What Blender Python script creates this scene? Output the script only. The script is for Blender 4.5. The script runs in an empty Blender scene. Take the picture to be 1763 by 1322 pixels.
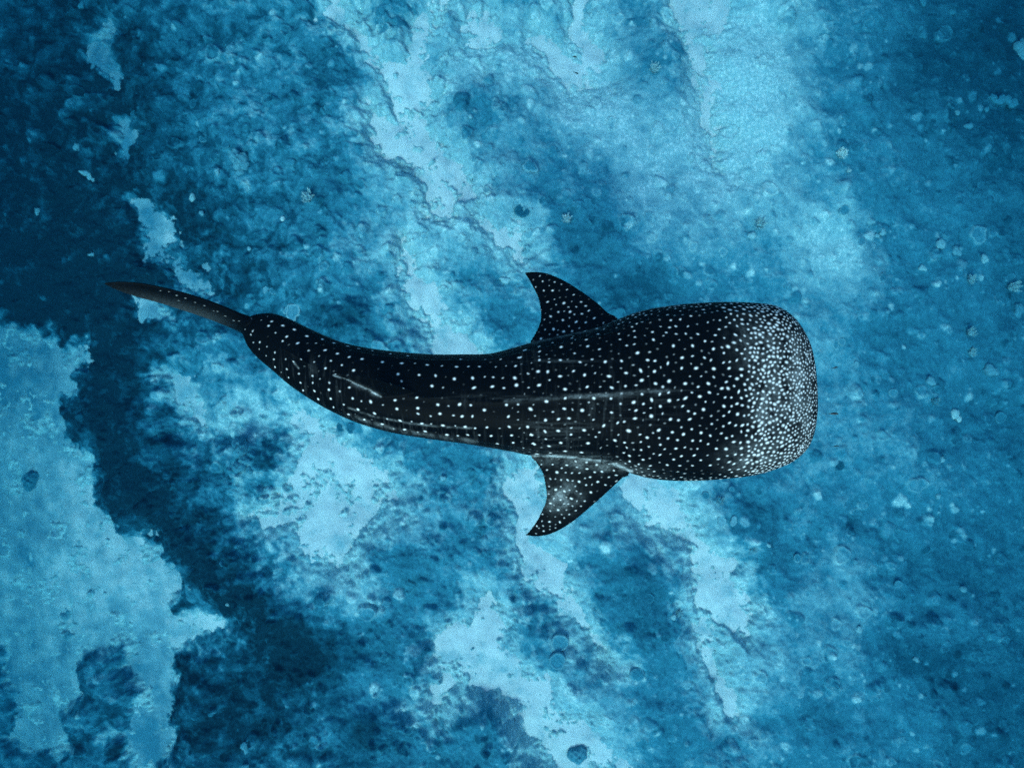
import bpy, math, random
import numpy as np
from mathutils import Vector, kdtree
R = math.radians
random.seed(7)
rng = np.random.default_rng(7)

# ---------------------------------------------------------------- camera, world, sun, exposure
scene = bpy.context.scene
COL = scene.collection
CAM_Z = 12.0                    # metres above the reef
TANH = 0.88                     # tangent of half the horizontal field of view
PW = 881.5                      # half the width of the photograph
cam_data = bpy.data.cameras.new('camera')
cam = bpy.data.objects.new('camera', cam_data)
COL.objects.link(cam)
cam.location = (0, 0, CAM_Z)
cam.rotation_euler = (0, 0, 0)  # looks straight down
cam_data.sensor_fit = 'HORIZONTAL'
cam_data.angle = 2 * math.atan(TANH)
cam_data.dof.use_dof = True
cam_data.dof.focus_distance = 5.1
cam_data.dof.aperture_fstop = 1.0
cam_data.clip_start = 0.05
cam_data.clip_end = 500
scene.camera = cam

SUN_EL, SUN_AZ = 52, 200        # azimuth: the side the light comes from, degrees clockwise from +Y
world = bpy.data.worlds.new('World')
scene.world = world
world.use_nodes = True
wn = world.node_tree
wn.nodes.clear()
sky = wn.nodes.new('ShaderNodeTexSky')
sky.sky_type = 'NISHITA'
sky.sun_disc = False
sky.sun_elevation = R(SUN_EL)
sky.sun_rotation = R(SUN_AZ)
bg = wn.nodes.new('ShaderNodeBackground')
bg.inputs['Strength'].default_value = 0.15
wo = wn.nodes.new('ShaderNodeOutputWorld')
wn.links.new(sky.outputs[0], bg.inputs[0])
wn.links.new(bg.outputs[0], wo.inputs[0])

sun_data = bpy.data.lights.new('sun', 'SUN')
sun_data.energy = 1.5
sun_data.angle = R(28)          # sunlight scattered by the water above
sun_data.color = (1.0, 0.93, 0.82)
sun = bpy.data.objects.new('sun', sun_data)
COL.objects.link(sun)
sd = Vector((math.sin(R(SUN_AZ)) * math.cos(R(SUN_EL)), math.cos(R(SUN_AZ)) * math.cos(R(SUN_EL)), math.sin(R(SUN_EL))))
sun.rotation_euler = sd.to_track_quat('Z', 'Y').to_euler()
sun.location = (0, 0, 30)

vs = scene.view_settings
vs.view_transform = 'Standard'
vs.look = 'None'
vs.gamma = 1
vs.use_curve_mapping = False
vs.exposure = 2.14
cy = scene.cycles
cy.use_denoising = False
cy.max_bounces = 8
cy.volume_bounces = 1

WATER_DENSITY = 0.2
WATER_SCATTER = (0.0006, 0.003, 0.006)
WATER_ABSORB = (0.41, 0.70, 0.752)

# ---------------------------------------------------------------- helpers
def ray(px, py):
    return (np.asarray(px, float) - PW) / PW * TANH, (661 - np.asarray(py, float)) / PW * TANH

def at(px, py, d):
    """world point seen at photo pixel (px, py), d metres below the camera"""
    rx, ry = ray(px, py)
    return np.stack([rx * d, ry * d, CAM_Z - np.asarray(d, float) + 0 * rx], -1)

def tag(o, label=None, cat=None, group=None, kind=None):
    if label: o['label'] = label
    if cat: o['category'] = cat
    if group: o['group'] = group
    if kind: o['kind'] = kind
    return o

def mesh_obj(name, verts, faces, mat=None, parent=None, smooth=True, attrs=None):
    me = bpy.data.meshes.new(name)
    verts = np.asarray(verts, np.float32).reshape(-1, 3)
    if isinstance(faces, np.ndarray):
        nf, k = faces.shape
        me.vertices.add(len(verts)); me.vertices.foreach_set('co', verts.ravel())
        me.loops.add(nf * k); me.loops.foreach_set('vertex_index', faces.astype(np.int32).ravel())
        me.polygons.add(nf)
        me.polygons.foreach_set('loop_start', np.arange(0, nf * k, k, dtype=np.int32))
        me.update(calc_edges=True)
    else:
        me.from_pydata([tuple(map(float, v)) for v in verts], [], faces)
    if smooth:
        me.polygons.foreach_set('use_smooth', np.ones(len(me.polygons), bool))
    for k, v in (attrs or {}).items():
        a = me.attributes.new(k, 'FLOAT', 'POINT')
        a.data.foreach_set('value', np.asarray(v, np.float32).ravel())
    if mat: me.materials.append(mat)
    me.update()
    o = bpy.data.objects.new(name, me)
    COL.objects.link(o)
    if parent: o.parent = parent
    return o

def grid_faces(nr, nc, wrap=False):
    j = np.arange(nc if wrap else nc - 1)
    i = np.arange(nr - 1)
    I, J = np.meshgrid(i, j, indexing='ij')
    J2 = (J + 1) % nc
    return np.stack([I * nc + J, (I + 1) * nc + J, (I + 1) * nc + J2, I * nc + J2], -1).reshape(-1, 4)

def sm(a, b, x):
    t = np.clip((x - a) / (b - a), 0, 1)
    return t * t * (3 - 2 * t)

def hsh(ix, iy, seed):
    n = (ix.astype(np.int64) * 374761393 + iy.astype(np.int64) * 668265263 + seed * 1442695041) & 0xffffffff
    n = ((n ^ (n >> 13)) * 1274126177) & 0xffffffff
    n = n ^ (n >> 16)
    return n

def gnoise(x, y, seed=0):
    ix, iy = np.floor(x).astype(np.int64), np.floor(y).astype(np.int64)
    fx, fy = x - ix, y - iy
    def g(dx, dy):
        a = hsh(ix + dx, iy + dy, seed) / 4294967296.0 * 2 * np.pi
        return np.cos(a) * (fx - dx) + np.sin(a) * (fy - dy)
    u = fx ** 3 * (fx * (fx * 6 - 15) + 10); v = fy ** 3 * (fy * (fy * 6 - 15) + 10)
    a, b, c, d = g(0, 0), g(1, 0), g(0, 1), g(1, 1)
    return 1.5 * ((a * (1 - u) + b * u) * (1 - v) + (c * (1 - u) + d * u) * v)

def fbm(x, y, oct=5, seed=0, gain=0.5):
    s, a, f = 0, 1, 1
    for o in range(oct):
        s = s + a * gnoise(x * f + 17.3 * o, y * f - 9.1 * o, seed + o)
        a *= gain; f *= 2.03
    return s

def worley(x, y, seed=0):
    """distance to the nearest feature point, and a random value of that cell"""
    ix, iy = np.floor(x).astype(np.int64), np.floor(y).astype(np.int64)
    best = np.full(x.shape, 9.0); val = np.zeros(x.shape)
    for dx in (-1, 0, 1):
        for dy in (-1, 0, 1):
            h = hsh(ix + dx, iy + dy, seed)
            h2 = hsh(ix + dx, iy + dy, seed + 77)
            qx = ix + dx + h / 4294967296.0; qy = iy + dy + h2 / 4294967296.0
            d = (x - qx) ** 2 + (y - qy) ** 2
            m = d < best
            best = np.where(m, d, best); val = np.where(m, (h % 1009) / 1009.0, val)
    return np.sqrt(best), val

# ---------------------------------------------------------------- materials
def new_mat(name):
    m = bpy.data.materials.new(name); m.use_nodes = True
    nt = m.node_tree
    return m, nt, nt.nodes['Principled BSDF']

def N(nt, typ, **kw):
    n = nt.nodes.new(typ)
    for k, v in kw.items():
        if k.startswith('in_'):
            n.inputs[k[3:].replace('_', ' ')].default_value = v
        else: setattr(n, k, v)
    return n

def ramp(nt, stops):
    r = nt.nodes.new('ShaderNodeValToRGB')
    el = r.color_ramp.elements
    while len(el) < len(stops): el.new(0.5)
    for e, (p, c) in zip(el, stops):
        e.position = p; e.color = (*c, 1)
    return r

def reef_material(name, stops, bump=0.5, scale=26):
    m, nt, b = new_mat(name)
    L = nt.links.new
    at_ = N(nt, 'ShaderNodeAttribute', attribute_name='tone')
    geo = N(nt, 'ShaderNodeNewGeometry')
    n1 = N(nt, 'ShaderNodeTexNoise', in_Scale=scale, in_Detail=6, in_Roughness=0.7)
    n2 = N(nt, 'ShaderNodeTexVoronoi', in_Scale=scale * 0.55)
    L(geo.outputs['Position'], n1.inputs['Vector']); L(geo.outputs['Position'], n2.inputs['Vector'])
    a = N(nt, 'ShaderNodeMath', operation='MULTIPLY_ADD'); L(n1.outputs['Fac'], a.inputs[0]); a.inputs[1].default_value = 0.40; a.inputs[2].default_value = -0.20
    c = N(nt, 'ShaderNodeMath', operation='MULTIPLY_ADD'); L(n2.outputs['Distance'], c.inputs[0]); c.inputs[1].default_value = -0.11; c.inputs[2].default_value = 0.05
    s = N(nt, 'ShaderNodeMath', operation='ADD'); L(a.outputs[0], s.inputs[0]); L(c.outputs[0], s.inputs[1])
    t = N(nt, 'ShaderNodeMath', operation='ADD', use_clamp=True); L(s.outputs[0], t.inputs[0]); L(at_.outputs['Fac'], t.inputs[1])
    r = ramp(nt, stops); L(t.outputs[0], r.inputs[0])
    L(r.outputs[0], b.inputs['Base Color'])
    b.inputs['Roughness'].default_value = 0.95
    b.inputs['Specular IOR Level'].default_value = 0.05
    bp = N(nt, 'ShaderNodeBump', in_Strength=bump, in_Distance=0.05)
    L(s.outputs[0], bp.inputs['Height']); L(bp.outputs[0], b.inputs['Normal'])
    return m

REEF = [(0.0, (0.002, 0.020, 0.032)), (0.3, (0.009, 0.075, 0.112)), (0.56, (0.040, 0.180, 0.240)), (0.76, (0.17, 0.30, 0.34)), (0.92, (0.33, 0.43, 0.44)), (1.0, (0.64, 0.62, 0.60))]
M_reef = reef_material('coral rock', REEF, 0.24)
M_coral = reef_material('hard coral', REEF, 0.35, 60)

def sand_material():
    m, nt, b = new_mat('white coral sand')
    L = nt.links.new
    geo = N(nt, 'ShaderNodeNewGeometry')
    at_ = N(nt, 'ShaderNodeAttribute', attribute_name='tone')
    n1 = N(nt, 'ShaderNodeTexNoise', in_Scale=1.3, in_Detail=8, in_Roughness=0.62)
    n2 = N(nt, 'ShaderNodeTexNoise', in_Scale=30, in_Detail=5, in_Roughness=0.7)
    L(geo.outputs['Position'], n1.inputs['Vector']); L(geo.outputs['Position'], n2.inputs['Vector'])
    a = N(nt, 'ShaderNodeMath', operation='MULTIPLY_ADD'); L(n1.outputs['Fac'], a.inputs[0]); a.inputs[1].default_value = 0.7; L(at_.outputs['Fac'], a.inputs[2])
    c = N(nt, 'ShaderNodeMath', operation='MULTIPLY_ADD'); L(n2.outputs['Fac'], c.inputs[0]); c.inputs[1].default_value = 0.3; L(a.outputs[0], c.inputs[2])
    r = ramp(nt, [(0.08, (0.06, 0.19, 0.25)), (0.32, (0.26, 0.35, 0.38)), (0.5, (0.60, 0.51, 0.50)), (0.85, (0.74, 0.62, 0.60))]); L(c.outputs[0], r.inputs[0])  # bluish low stops carry the painted depth shade
    L(r.outputs[0], b.inputs['Base Color'])
    b.inputs['Roughness'].default_value = 1
    b.inputs['Specular IOR Level'].default_value = 0.05
    bp = N(nt, 'ShaderNodeBump', in_Strength=0.3, in_Distance=0.04)
    L(c.outputs[0], bp.inputs['Height']); L(bp.outputs[0], b.inputs['Normal'])
    return m
M_sand = sand_material()

# ---------------------------------------------------------------- the sea floor
# sand patches, outlined in the photograph's pixels
SAND = [
 # pale tongue down the middle
 [(567,7),(575,-60),(590,-60),(582,0),(628,37),(665,99),(690,112),(704,85),(700,45),(728,25),(770,-10),(760,20),(738,60),(730,85),(723,119),(724,190),(737,231),(760,255),(778,272),(800,300),(818,330),(806,338),(786,345),(780,378),(771,384),(750,371),(742,345),(730,326),(706,292),(696,269),(672,262),(641,248),(626,218),(636,184),(655,196),(673,200),(684,180),(676,160),(662,143),(652,120),(650,100),(628,68),(594,44)],
 [(700,422),(712,440),(714,472),(737,500),(760,528),(776,556),(800,590),(845,625),(780,625),(762,600),(742,570),(728,540),(712,515),(700,490),(688,450)],
 [(815,362),(842,378),(870,392),(893,408),(903,446),(892,448),(872,420),(846,398)],
 [(797,33),(812,18),(835,30),(853,45),(862,70),(842,80),(815,64)],
 [(917,68),(951,75),(975,90),(998,112),(1020,146),(1010,156),(985,150),(961,126),(931,95)],
 [(987,-60),(1016,-60),(1014,0),(1009,51),(1028,98),(1022,108),(1010,102),(995,75),(988,34)],
 [(1160,-60),(1260,-60),(1250,20),(1225,60),(1208,100),(1215,160),(1230,205),(1243,290),(1232,285),(1220,220),(1204,160),(1196,105),(1170,50)],
 # narrow gully at the left
 [(163,68),(172,50),(182,31),(199,44),(189,85),(198,128),(187,137),(172,109)],
 [(201,204),(214,202),(219,220),(232,225),(228,252),(222,279),(213,284),(206,240)],
 [(228,340),(252,335),(262,361),(283,391),(299,418),(314,440),(306,455),(286,442),(252,435),(243,405),(233,375)],
 [(295,452),(318,452),(347,473),(352,497),(330,500),(312,488),(300,470)],
 [(243,519),(277,522),(290,545),(275,548),(255,540)],
 # broad sand flat at the lower left
 [(-250,540),(0,568),(40,572),(65,577),(85,585),(96,603),(122,609),(139,611),(138,630),(124,650),(130,668),(108,676),(90,668),(82,682),(94,715),(105,727),(110,767),(142,784),(159,800),(148,816),(130,826),(142,838),(153,866),(150,880),(163,882),(190,892),(218,923),(258,930),(282,943),(279,967),(296,1008),(299,1042),(323,1056),(357,1062),(377,1073),(345,1085),(338,1110),(309,1120),(296,1154),(283,1185),(292,1212),(286,1239),(303,1253),(298,1273),(282,1287),(270,1308),(262,1400),(245,1400),(236,1322),(218,1280),(206,1268),(235,1260),(252,1195),(231,1161),(211,1110),(170,1101),(136,1110),(127,1144),(136,1195),(119,1222),(95,1239),(102,1266),(114,1282),(68,1282),(17,1273),(50,1245),(56,1212),(27,1161),(15,1126),(-60,1090),(-250,1080)],
 [(265,643),(280,645),(298,662),(314,698),(326,735),(352,737),(343,704),(338,680),(310,650),(290,640)],
 # the pale flats below the tail
 [(500,700),(530,715),(548,728),(562,745),(566,768),(600,780),(640,800),(665,812),(682,835),(668,862),(640,880),(622,905),(606,930),(592,968),(560,970),(545,955),(530,925),(505,905),(478,900),(448,893),(428,882),(450,860),(478,845),(512,818),(522,785),(518,745),(505,720)],
 [(838,1018),(852,1028),(862,1042),(859,1076),(869,1117),(893,1151),(934,1195),(964,1229),(1008,1246),(1022,1273),(1056,1307),(1090,1400),(1010,1400),(971,1330),(927,1297),(913,1263),(886,1212),(859,1185),(825,1175),(791,1178),(764,1198),(753,1219),(736,1202),(750,1171),(764,1141),(750,1110),(764,1093),(791,1066),(815,1066),(825,1042)],
 [(880,832),(898,806),(912,800),(926,850),(926,890),(908,925),(924,947),(954,971),(971,1001),(988,1040),(1012,1083),(1032,1103),(1056,1135),(1045,1135),(1018,1108),(1000,1072),(982,1058),(950,1026),(920,1008),(906,985),(896,950),(890,910),(884,870)],
 [(1085,830),(1108,836),(1135,850),(1158,862),(1165,880),(1180,895),(1201,923),(1228,951),(1255,962),(1269,985),(1276,1026),(1290,1063),(1286,1104),(1262,1091),(1228,1067),(1194,1050),(1197,1022),(1208,985),(1196,960),(1198,938),(1178,925),(1150,912),(1130,890),(1110,868)],
 [(1197,1063),(1225,1077),(1235,1128),(1262,1190),(1268,1227),(1254,1225),(1239,1200),(1221,1145),(1208,1100)],
]
# pale silt dusted over rock (+) and darker living reef with painted shade (-): x, y, rx, ry, turn in degrees, amount
TONE = [
 (60,280,200,340,0,-.34), (390,1260,120,70,0,-.16), (470,1180,90,60,0,-.08), (1290,400,190,110,0,.06), (1150,300,90,120,0,.05), (1560,760,140,200,0,.03), (200,640,60,130,-20,-.14), (300,880,60,110,-30,-.22), (500,1090,110,50,40,-.16), (1740,150,80,260,0,-.10), (1745,1250,110,160,0,-.12),(140,500,160,90,0,-.22),(330,430,90,130,-30,-.26),(250,150,60,150,0,-.12),(570,130,34,150,0,-.14),(585,330,30,60,0,-.12),
 (598,560,42,42,0,-.34),(190,720,60,90,0,-.22),(240,830,50,80,-15,-.26),(360,950,50,70,0,-.22),(440,1035,95,42,38,-.30),(520,1120,70,50,30,-.22),
 (420,1170,110,110,0,-.12),(330,1200,50,110,0,-.16),(645,1245,42,28,10,-.34),(620,1300,60,40,0,-.2),(478,775,36,46,0,-.34),(655,765,60,28,30,-.22),
 (690,950,55,30,20,-.22),(640,1095,80,60,0,-.18),(730,1130,40,40,0,-.24),(700,1010,40,60,0,-.08),(852,835,22,80,-35,-.22),(840,930,50,60,-30,-.16),(860,1090,22,40,-20,-.18),
 (900,1040,60,60,-30,-.1),(1110,1040,80,80,0,-.26),(1060,970,70,30,20,-.1),(1060,1180,80,60,30,-.06),(1280,900,50,60,0,-.26),(1310,1000,40,60,0,-.18),
 (1590,140,50,80,0,-.2),(1700,70,110,110,0,-.3),(1690,250,70,70,0,-.16),(1560,1125,80,32,20,-.22),(1500,560,90,70,0,-.08),(1462,903,22,18,0,-.24),
 (1640,980,120,60,0,-.12),(1740,600,60,200,0,-.10),(1600,780,100,100,0,-.05),(1700,1200,120,120,0,-.12),(1090,500,80,34,0,-.26),(1070,522,16,14,0,-.22),
 (820,190,60,40,0,-.2),(930,360,40,60,0,-.12),(1000,400,50,50,0,-.18),(1160,110,44,70,0,-.22),(680,45,42,58,-15,-.26),(600,200,30,120,0,-.08),
 (640,500,40,50,0,-.1),(850,560,60,40,0,-.14),(1200,1240,60,40,0,-.12),(1380,1230,80,40,20,-.16),(800,1265,60,70,0,-.1),(850,1230,30,60,-30,-.22),
 (1240,170,110,130,0,.28),(1330,80,90,90,0,.26),(1420,425,60,60,0,.22),(1240,300,50,70,0,.14),(1100,330,40,80,-20,.16),(800,130,70,60,0,.22),(940,120,90,50,35,.24),
 (620,420,60,70,0,.10),(400,690,90,70,20,.26),(480,740,50,50,0,.2),(330,570,60,50,0,.08),(600,1000,60,60,0,.18),(700,890,80,40,0,.10),(700,700,0.1,0.1,0,0),
 (1440,1000,70,120,0,.14),(1130,880,90,70,0,.22),(1200,1000,40,60,0,.2),(760,240,60,100,0,.12),(880,400,60,60,30,.16),(1000,190,60,120,-20,.14),
 (1400,640,60,160,0,.1),(1480,750,100,80,0,.05),(640,1180,30,30,0,.12),(660,1030,60,30,0,.1),(430,100,110,90,0,.10),(420,230,60,60,0,.06),(600,620,40,30,0,.1),
 (1000,1200,80,40,30,.12),(1300,1200,60,60,0,.10),(1480,1240,100,60,0,.08),(1010,60,40,100,0,.1), (870,250,60,170,-28,.10), (1080,220,50,180,-28,.12), (1330,260,70,180,-25,.12), (1450,470,60,110,-20,.10), (560,840,130,110,20,.14), (960,1230,110,110,0,.10), (1230,1010,90,150,-25,.12), (740,380,70,160,-25,.12), (640,640,80,40,10,.08), (930,960,60,140,-25,.10), (520,1010,50,60,0,.08),(950,900,60,60,0,.12),(560,640,30,30,0,.1),
]
# raised mounds and hollows: x, y, rx, ry, turn, height in metres, edge sharpness
MOUND = [
 (835,1265,75,92,-30,1.1,4),(655,1240,44,36,0,.7,4),(440,1010,40,110,-55,.9,2),(170,1180,60,90,-10,.8,3),(430,795,42,52,-20,1.0,3),(690,55,46,66,-15,.45,3),
 (740,1130,50,50,0,.5,3),(690,980,75,70,0,.55,3),(560,400,60,120,10,.5,2),(598,560,36,34,0,.7,4),(700,440,30,60,-20,.45,3),(850,830,34,80,-35,.5,3),
 (900,1080,46,66,-35,.5,3),(1100,1050,90,90,0,.6,3),(1290,920,60,60,0,.4,3),(830,220,80,110,-15,.4,3),(1000,1180,70,70,30,.3,3),(1160,90,50,100,0,.4,3),
 (260,820,70,150,-20,.9,2),(330,1220,60,130,0,.8,2),(660,290,46,60,0,.35,3),(600,230,20,50,0,.25,3),(1090,950,60,50,20,.35,3),(700,790,70,40,30,.35,3),(760,900,60,60,0,.3,3),
]

def ell(px, py, x, y, rx, ry, rot):
    a = R(rot); dx, dy = px - x, py - y
    u = dx * math.cos(a) + dy * math.sin(a); v = -dx * math.sin(a) + dy * math.cos(a)
    return (u / rx) ** 2 + (v / ry) ** 2

def sdf_polys(px, py):
    """signed distance (photo pixels) to the sand patches, positive inside"""
    P = np.stack([px.ravel(), py.ravel()], -1)
    out = np.full(len(P), -1e9)
    for poly in SAND:
        q = np.array(poly, float)
        lo, hi = q.min(0) - 160, q.max(0) + 160
        m = np.where((P[:, 0] > lo[0]) & (P[:, 0] < hi[0]) & (P[:, 1] > lo[1]) & (P[:, 1] < hi[1]))[0]
        if not len(m): continue
        p = P[m]; best = np.full(len(m), 1e18); inside = np.zeros(len(m), bool)
        for a, b in zip(q, np.roll(q, -1, 0)):
            e = b - a; w = p - a
            t = np.clip((w @ e) / (e @ e), 0, 1)
            best = np.minimum(best, ((w - t[:, None] * e) ** 2).sum(1))
            c = (a[1] > p[:, 1]) != (b[1] > p[:, 1])
            with np.errstate(divide='ignore', invalid='ignore'):
                inside ^= c & (p[:, 0] < (b[0] - a[0]) * (p[:, 1] - a[1]) / (b[1] - a[1] + 1e-12) + a[0])
        d = np.sqrt(best) * np.where(inside, 1, -1)
        out[m] = np.maximum(out[m], d)
    return np.maximum(out, -160).reshape(px.shape)

def depth(px, py):
    """distance below the camera of the sand level; the bottom falls away to the left and gently to the right"""
    d = 12.0 + 4.4 * sm(620, -150, px) + 1.8 * sm(1300, 1950, px) + 0.9 * sm(300, -200, py) * sm(700, 0, px)
    d = d + 2.2 * sm(230, -160, px) + 0.9 * sm(900, 1500, py) * sm(600, 0, px) + 2.2 * sm(300, -150, py) * sm(1350, 1850, px) + 1.0 * sm(1000, 1500, py) * sm(1350, 1900, px)
    return d + 0.25 * fbm(px / 300, py / 300, 3, 5)

def stretched(lo, hi, step, margin, far):
    core = np.arange(lo, hi + step, step)
    out, s, v = [], step, 0
    while v < margin:
        s = min(s * 1.07, far); v += s; out.append(v)
    out = np.array(out)
    return np.concatenate([(lo - out)[::-1], core, core[-1] + out])

# rock
xs = stretched(-10, 1773, 2.0, 420, 12)
ys = stretched(-10, 1332, 2.0, 420, 12)
PX, PY = np.meshgrid(xs, ys)
wx = PX + 16 * fbm(PX / 60, PY / 60, 5, 11, 0.6); wy = PY + 16 * fbm(PX / 60, PY / 60, 5, 31, 0.6)
S = sdf_polys(wx, wy)
reefness = sm(9, -26, S)                      # 0 on sand, 1 on rock
rise = sm(10, -58, S)
tone = 0.46 + 0 * PX
for (x, y, rx, ry, rot, a) in TONE:
    if a == 0: continue
    tone += a * np.exp(-0.9 * ell(wx, wy, x, y, rx, ry, rot) ** 0.95)
mound = 0 * PX
for (x, y, rx, ry, rot, h, k) in MOUND:
    mound += h * np.exp(-0.7 * ell(wx, wy, x, y, rx, ry, rot) ** min(k, 1.6))
w1, v1 = worley(wx / 46, wy / 46, 3)
w2, v2 = worley(wx / 19 + 4, wy / 19, 9)
w3, v3 = worley(PX / 8.5, PY / 8.5, 14)
big = fbm(PX / 170, PY / 170, 4, 51)
mid = fbm(PX / 45, PY / 45, 5, 61, 0.6); mids = fbm(PX / 45, PY / 45, 3, 61, 0.42); blot = fbm(wx / 24, wy / 24, 4, 65, 0.6)
fine = fbm(PX / 9, PY / 9, 4, 71, 0.65)
calm = sm(0.75, 0.45, tone)                    # silted ground is flatter
h = -0.11 + 0.07 * sm(12, -16, S) + 0.20 * rise + 0.36 * mound * rise
h += reefness * (0.12 * big + 0.055 * mids * (0.3 + 0.7 * calm) + (0.12 * (0.6 - w1) + 0.05 * (0.6 - w2) * (0.3 + v2)) * (0.25 + 0.75 * calm) * (1 - 0.5 * sm(850, 1150, PX)))
smooth_ = (0.35 + 0.65 * calm) * (1 - 0.45 * sm(850, 1150, PX))
h += reefness * smooth_ * (0.014 * fine + 0.018 * (0.55 - w3) * (0.2 + v3))
h += 0.06 * fine * (1 - reefness) + 0.07 * mid * (1 - reefness) + 0.05 * np.maximum(0, blot) * (1 - reefness)
# the rock's colour with shade and haze painted in: patches of living coral, pale rubble, silt lying in the lows
tone = 0.5 + (tone - 0.5) * 1.35 + 0.08 * big + 0.07 * mid + 0.07 * blot + 0.035 * fine + 0.05 * (v1 - 0.5) + 0.05 * (v2 - 0.5) + 0.05 * (v3 - 0.5)
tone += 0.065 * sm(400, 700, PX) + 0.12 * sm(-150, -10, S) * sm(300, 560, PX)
silt = sm(-62, 2, S + 20 * blot + 10 * mid) * sm(250, 520, PX)
silt = np.maximum(silt, 0.75 * sm(-22, 0, S + 10 * blot) * (1 - 0.6 * sm(560, 480, PY) * sm(420, 320, PX)))
tone = np.maximum(tone, tone * (1 - silt) + (0.885 + 0.06 * mid) * silt)
tone += 0.30 * sm(0.7, 0.1, reefness) * (1 - silt)
tone += (0.16 * blot + 0.05 * mid) * sm(640, 460, PX)
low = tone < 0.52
tone = np.where(low, 0.52 + (tone - 0.52) * (1 - 0.38 * sm(500, 700, PX)), tone)  # dark tones lifted away from the left, painting water haze into the rock
# encrusting plates and small heads too many to count
ns = 5200
sx = rng.uniform(-60, 1823, ns); sy = rng.uniform(-60, 1382, ns)
sr = np.clip(rng.lognormal(1.55, 0.45, ns), 2.5, 15)
for x, y, r in zip(sx, sy, sr):
    i0, i1 = np.searchsorted(ys, [y - r * 1.5, y + r * 1.5]); j0, j1 = np.searchsorted(xs, [x - r * 1.5, x + r * 1.5])
    if i1 <= i0 or j1 <= j0: continue
    sub = (slice(i0, i1), slice(j0, j1))
    if reefness[sub].mean() < 0.5 and random.random() < .8: continue
    dx, dy = PX[sub] - x, PY[sub] - y
    ang = np.arctan2(dy, dx); ph = random.uniform(0, 6)
    d = np.hypot(dx, dy) / (r * (1 + 0.12 * np.sin(2 * ang + ph) + 0.09 * np.sin(3 * ang + 2 * ph) + 0.05 * np.sin(5 * ang + ph)))
    kind = random.random(); rm = r * 0.0125 * (0.55 if x > 850 else 1)
    if kind < 0.45:      # dish with a raised pale rim
        h[sub] += rm * (0.35 * sm(1.05, 0.9, d) + 0.25 * np.exp(-((d - 0.85) / 0.13) ** 2))
        t = random.uniform(-0.12, 0.10)
        tone[sub] += t * sm(1.0, 0.9, d) + random.uniform(.05, .22) * np.exp(-((d - 0.9) / 0.12) ** 2)
    elif kind < 0.85:    # round head
        h[sub] += rm * 0.9 * np.sqrt(np.clip(1 - d * d, 0, 1)); tone[sub] += random.uniform(-0.15, 0.14) * sm(1.1, 0.8, d)
    else:
        h[sub] += rm * 0.5 * sm(1.1, 0.5, d); tone[sub] += random.uniform(0.05, 0.38) * sm(1.1, 0.6, d)
# specks of pale rubble
for k in range(1500):
    x, y = rng.uniform(0, 1763), rng.uniform(0, 1322); r = rng.uniform(1.2, 3.2)
    i0, i1 = np.searchsorted(ys, [y - 4, y + 5]); j0, j1 = np.searchsorted(xs, [x - 4, x + 5])
    d = np.hypot(PX[i0:i1, j0:j1] - x, PY[i0:i1, j0:j1] - y) / r
    tone[i0:i1, j0:j1] += rng.uniform(0.0, 0.4) ** 1.3 * sm(1.2, 0.4, d)
D = depth(PX, PY)
RX, RY = ray(PX, PY)
reef_pts = np.stack([RX * D, RY * D, CAM_Z - D + h], -1)
F = grid_faces(len(ys), len(xs))
keep = (h.ravel()[F] > -0.14).any(1)
F = F[keep]
used = np.zeros(PX.size, bool); used[F.ravel()] = True
idx = np.cumsum(used) - 1
reef = mesh_obj('reef', reef_pts.reshape(-1, 3)[used], idx[F], M_reef, attrs={'tone': np.clip(tone, 0.02, 0.94).ravel()[used]})
tag(reef, 'lumpy coral reef bottom with gullies of pale sand beneath the shark', kind='structure')

def floor_z(px, py):
    """reef or sand surface under photo pixel (px, py)"""
    i = min(len(ys) - 1, int(np.searchsorted(ys, py))); j = min(len(xs) - 1, int(np.searchsorted(xs, px)))
    p = reef_pts[i, j].copy()
    p[2] = max(p[2], CAM_Z - D[i, j] - 0.05)
    return p

# sand
def depth_shade(x, y):
    """painted tone: sand darkened where light fades over the deeper flats"""
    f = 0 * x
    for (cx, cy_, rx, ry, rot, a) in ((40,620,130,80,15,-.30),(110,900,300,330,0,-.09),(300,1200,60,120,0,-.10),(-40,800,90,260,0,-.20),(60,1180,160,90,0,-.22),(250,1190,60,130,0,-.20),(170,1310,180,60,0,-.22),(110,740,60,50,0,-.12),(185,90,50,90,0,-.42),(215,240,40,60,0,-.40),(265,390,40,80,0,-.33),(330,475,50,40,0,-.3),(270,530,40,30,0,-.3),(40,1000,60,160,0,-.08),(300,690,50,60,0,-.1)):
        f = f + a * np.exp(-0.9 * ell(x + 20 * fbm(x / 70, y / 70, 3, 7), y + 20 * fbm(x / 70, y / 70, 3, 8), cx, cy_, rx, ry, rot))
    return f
xs2 = stretched(-10, 1773, 4.5, 3200, 90); ys2 = stretched(-10, 1332, 4.5, 3200, 90)
QX, QY = np.meshgrid(xs2, ys2)
D2 = depth(np.clip(QX, -500, 2300), np.clip(QY, -500, 1900))
sx_, sy_ = ray(QX, QY)
hs = -0.05 + 0.05 * fbm(QX / 90, QY / 90, 4, 81) + 0.035 * fbm(QX / 22, QY / 40, 3, 85)
sand = mesh_obj('sand_floor', np.stack([sx_ * D2, sy_ * D2, CAM_Z - D2 + hs], -1), grid_faces(len(ys2), len(xs2)), M_sand,
                attrs={'tone': np.clip(0.07 * fbm(QX / 120, QY / 120, 5, 91) + 0.10 * fbm(QX / 30, QY / 22, 4, 95, .6) + depth_shade(QX, QY), -.6, .2)})
tag(sand, 'white sand lying in the gullies between the reef rocks', kind='structure')

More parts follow.
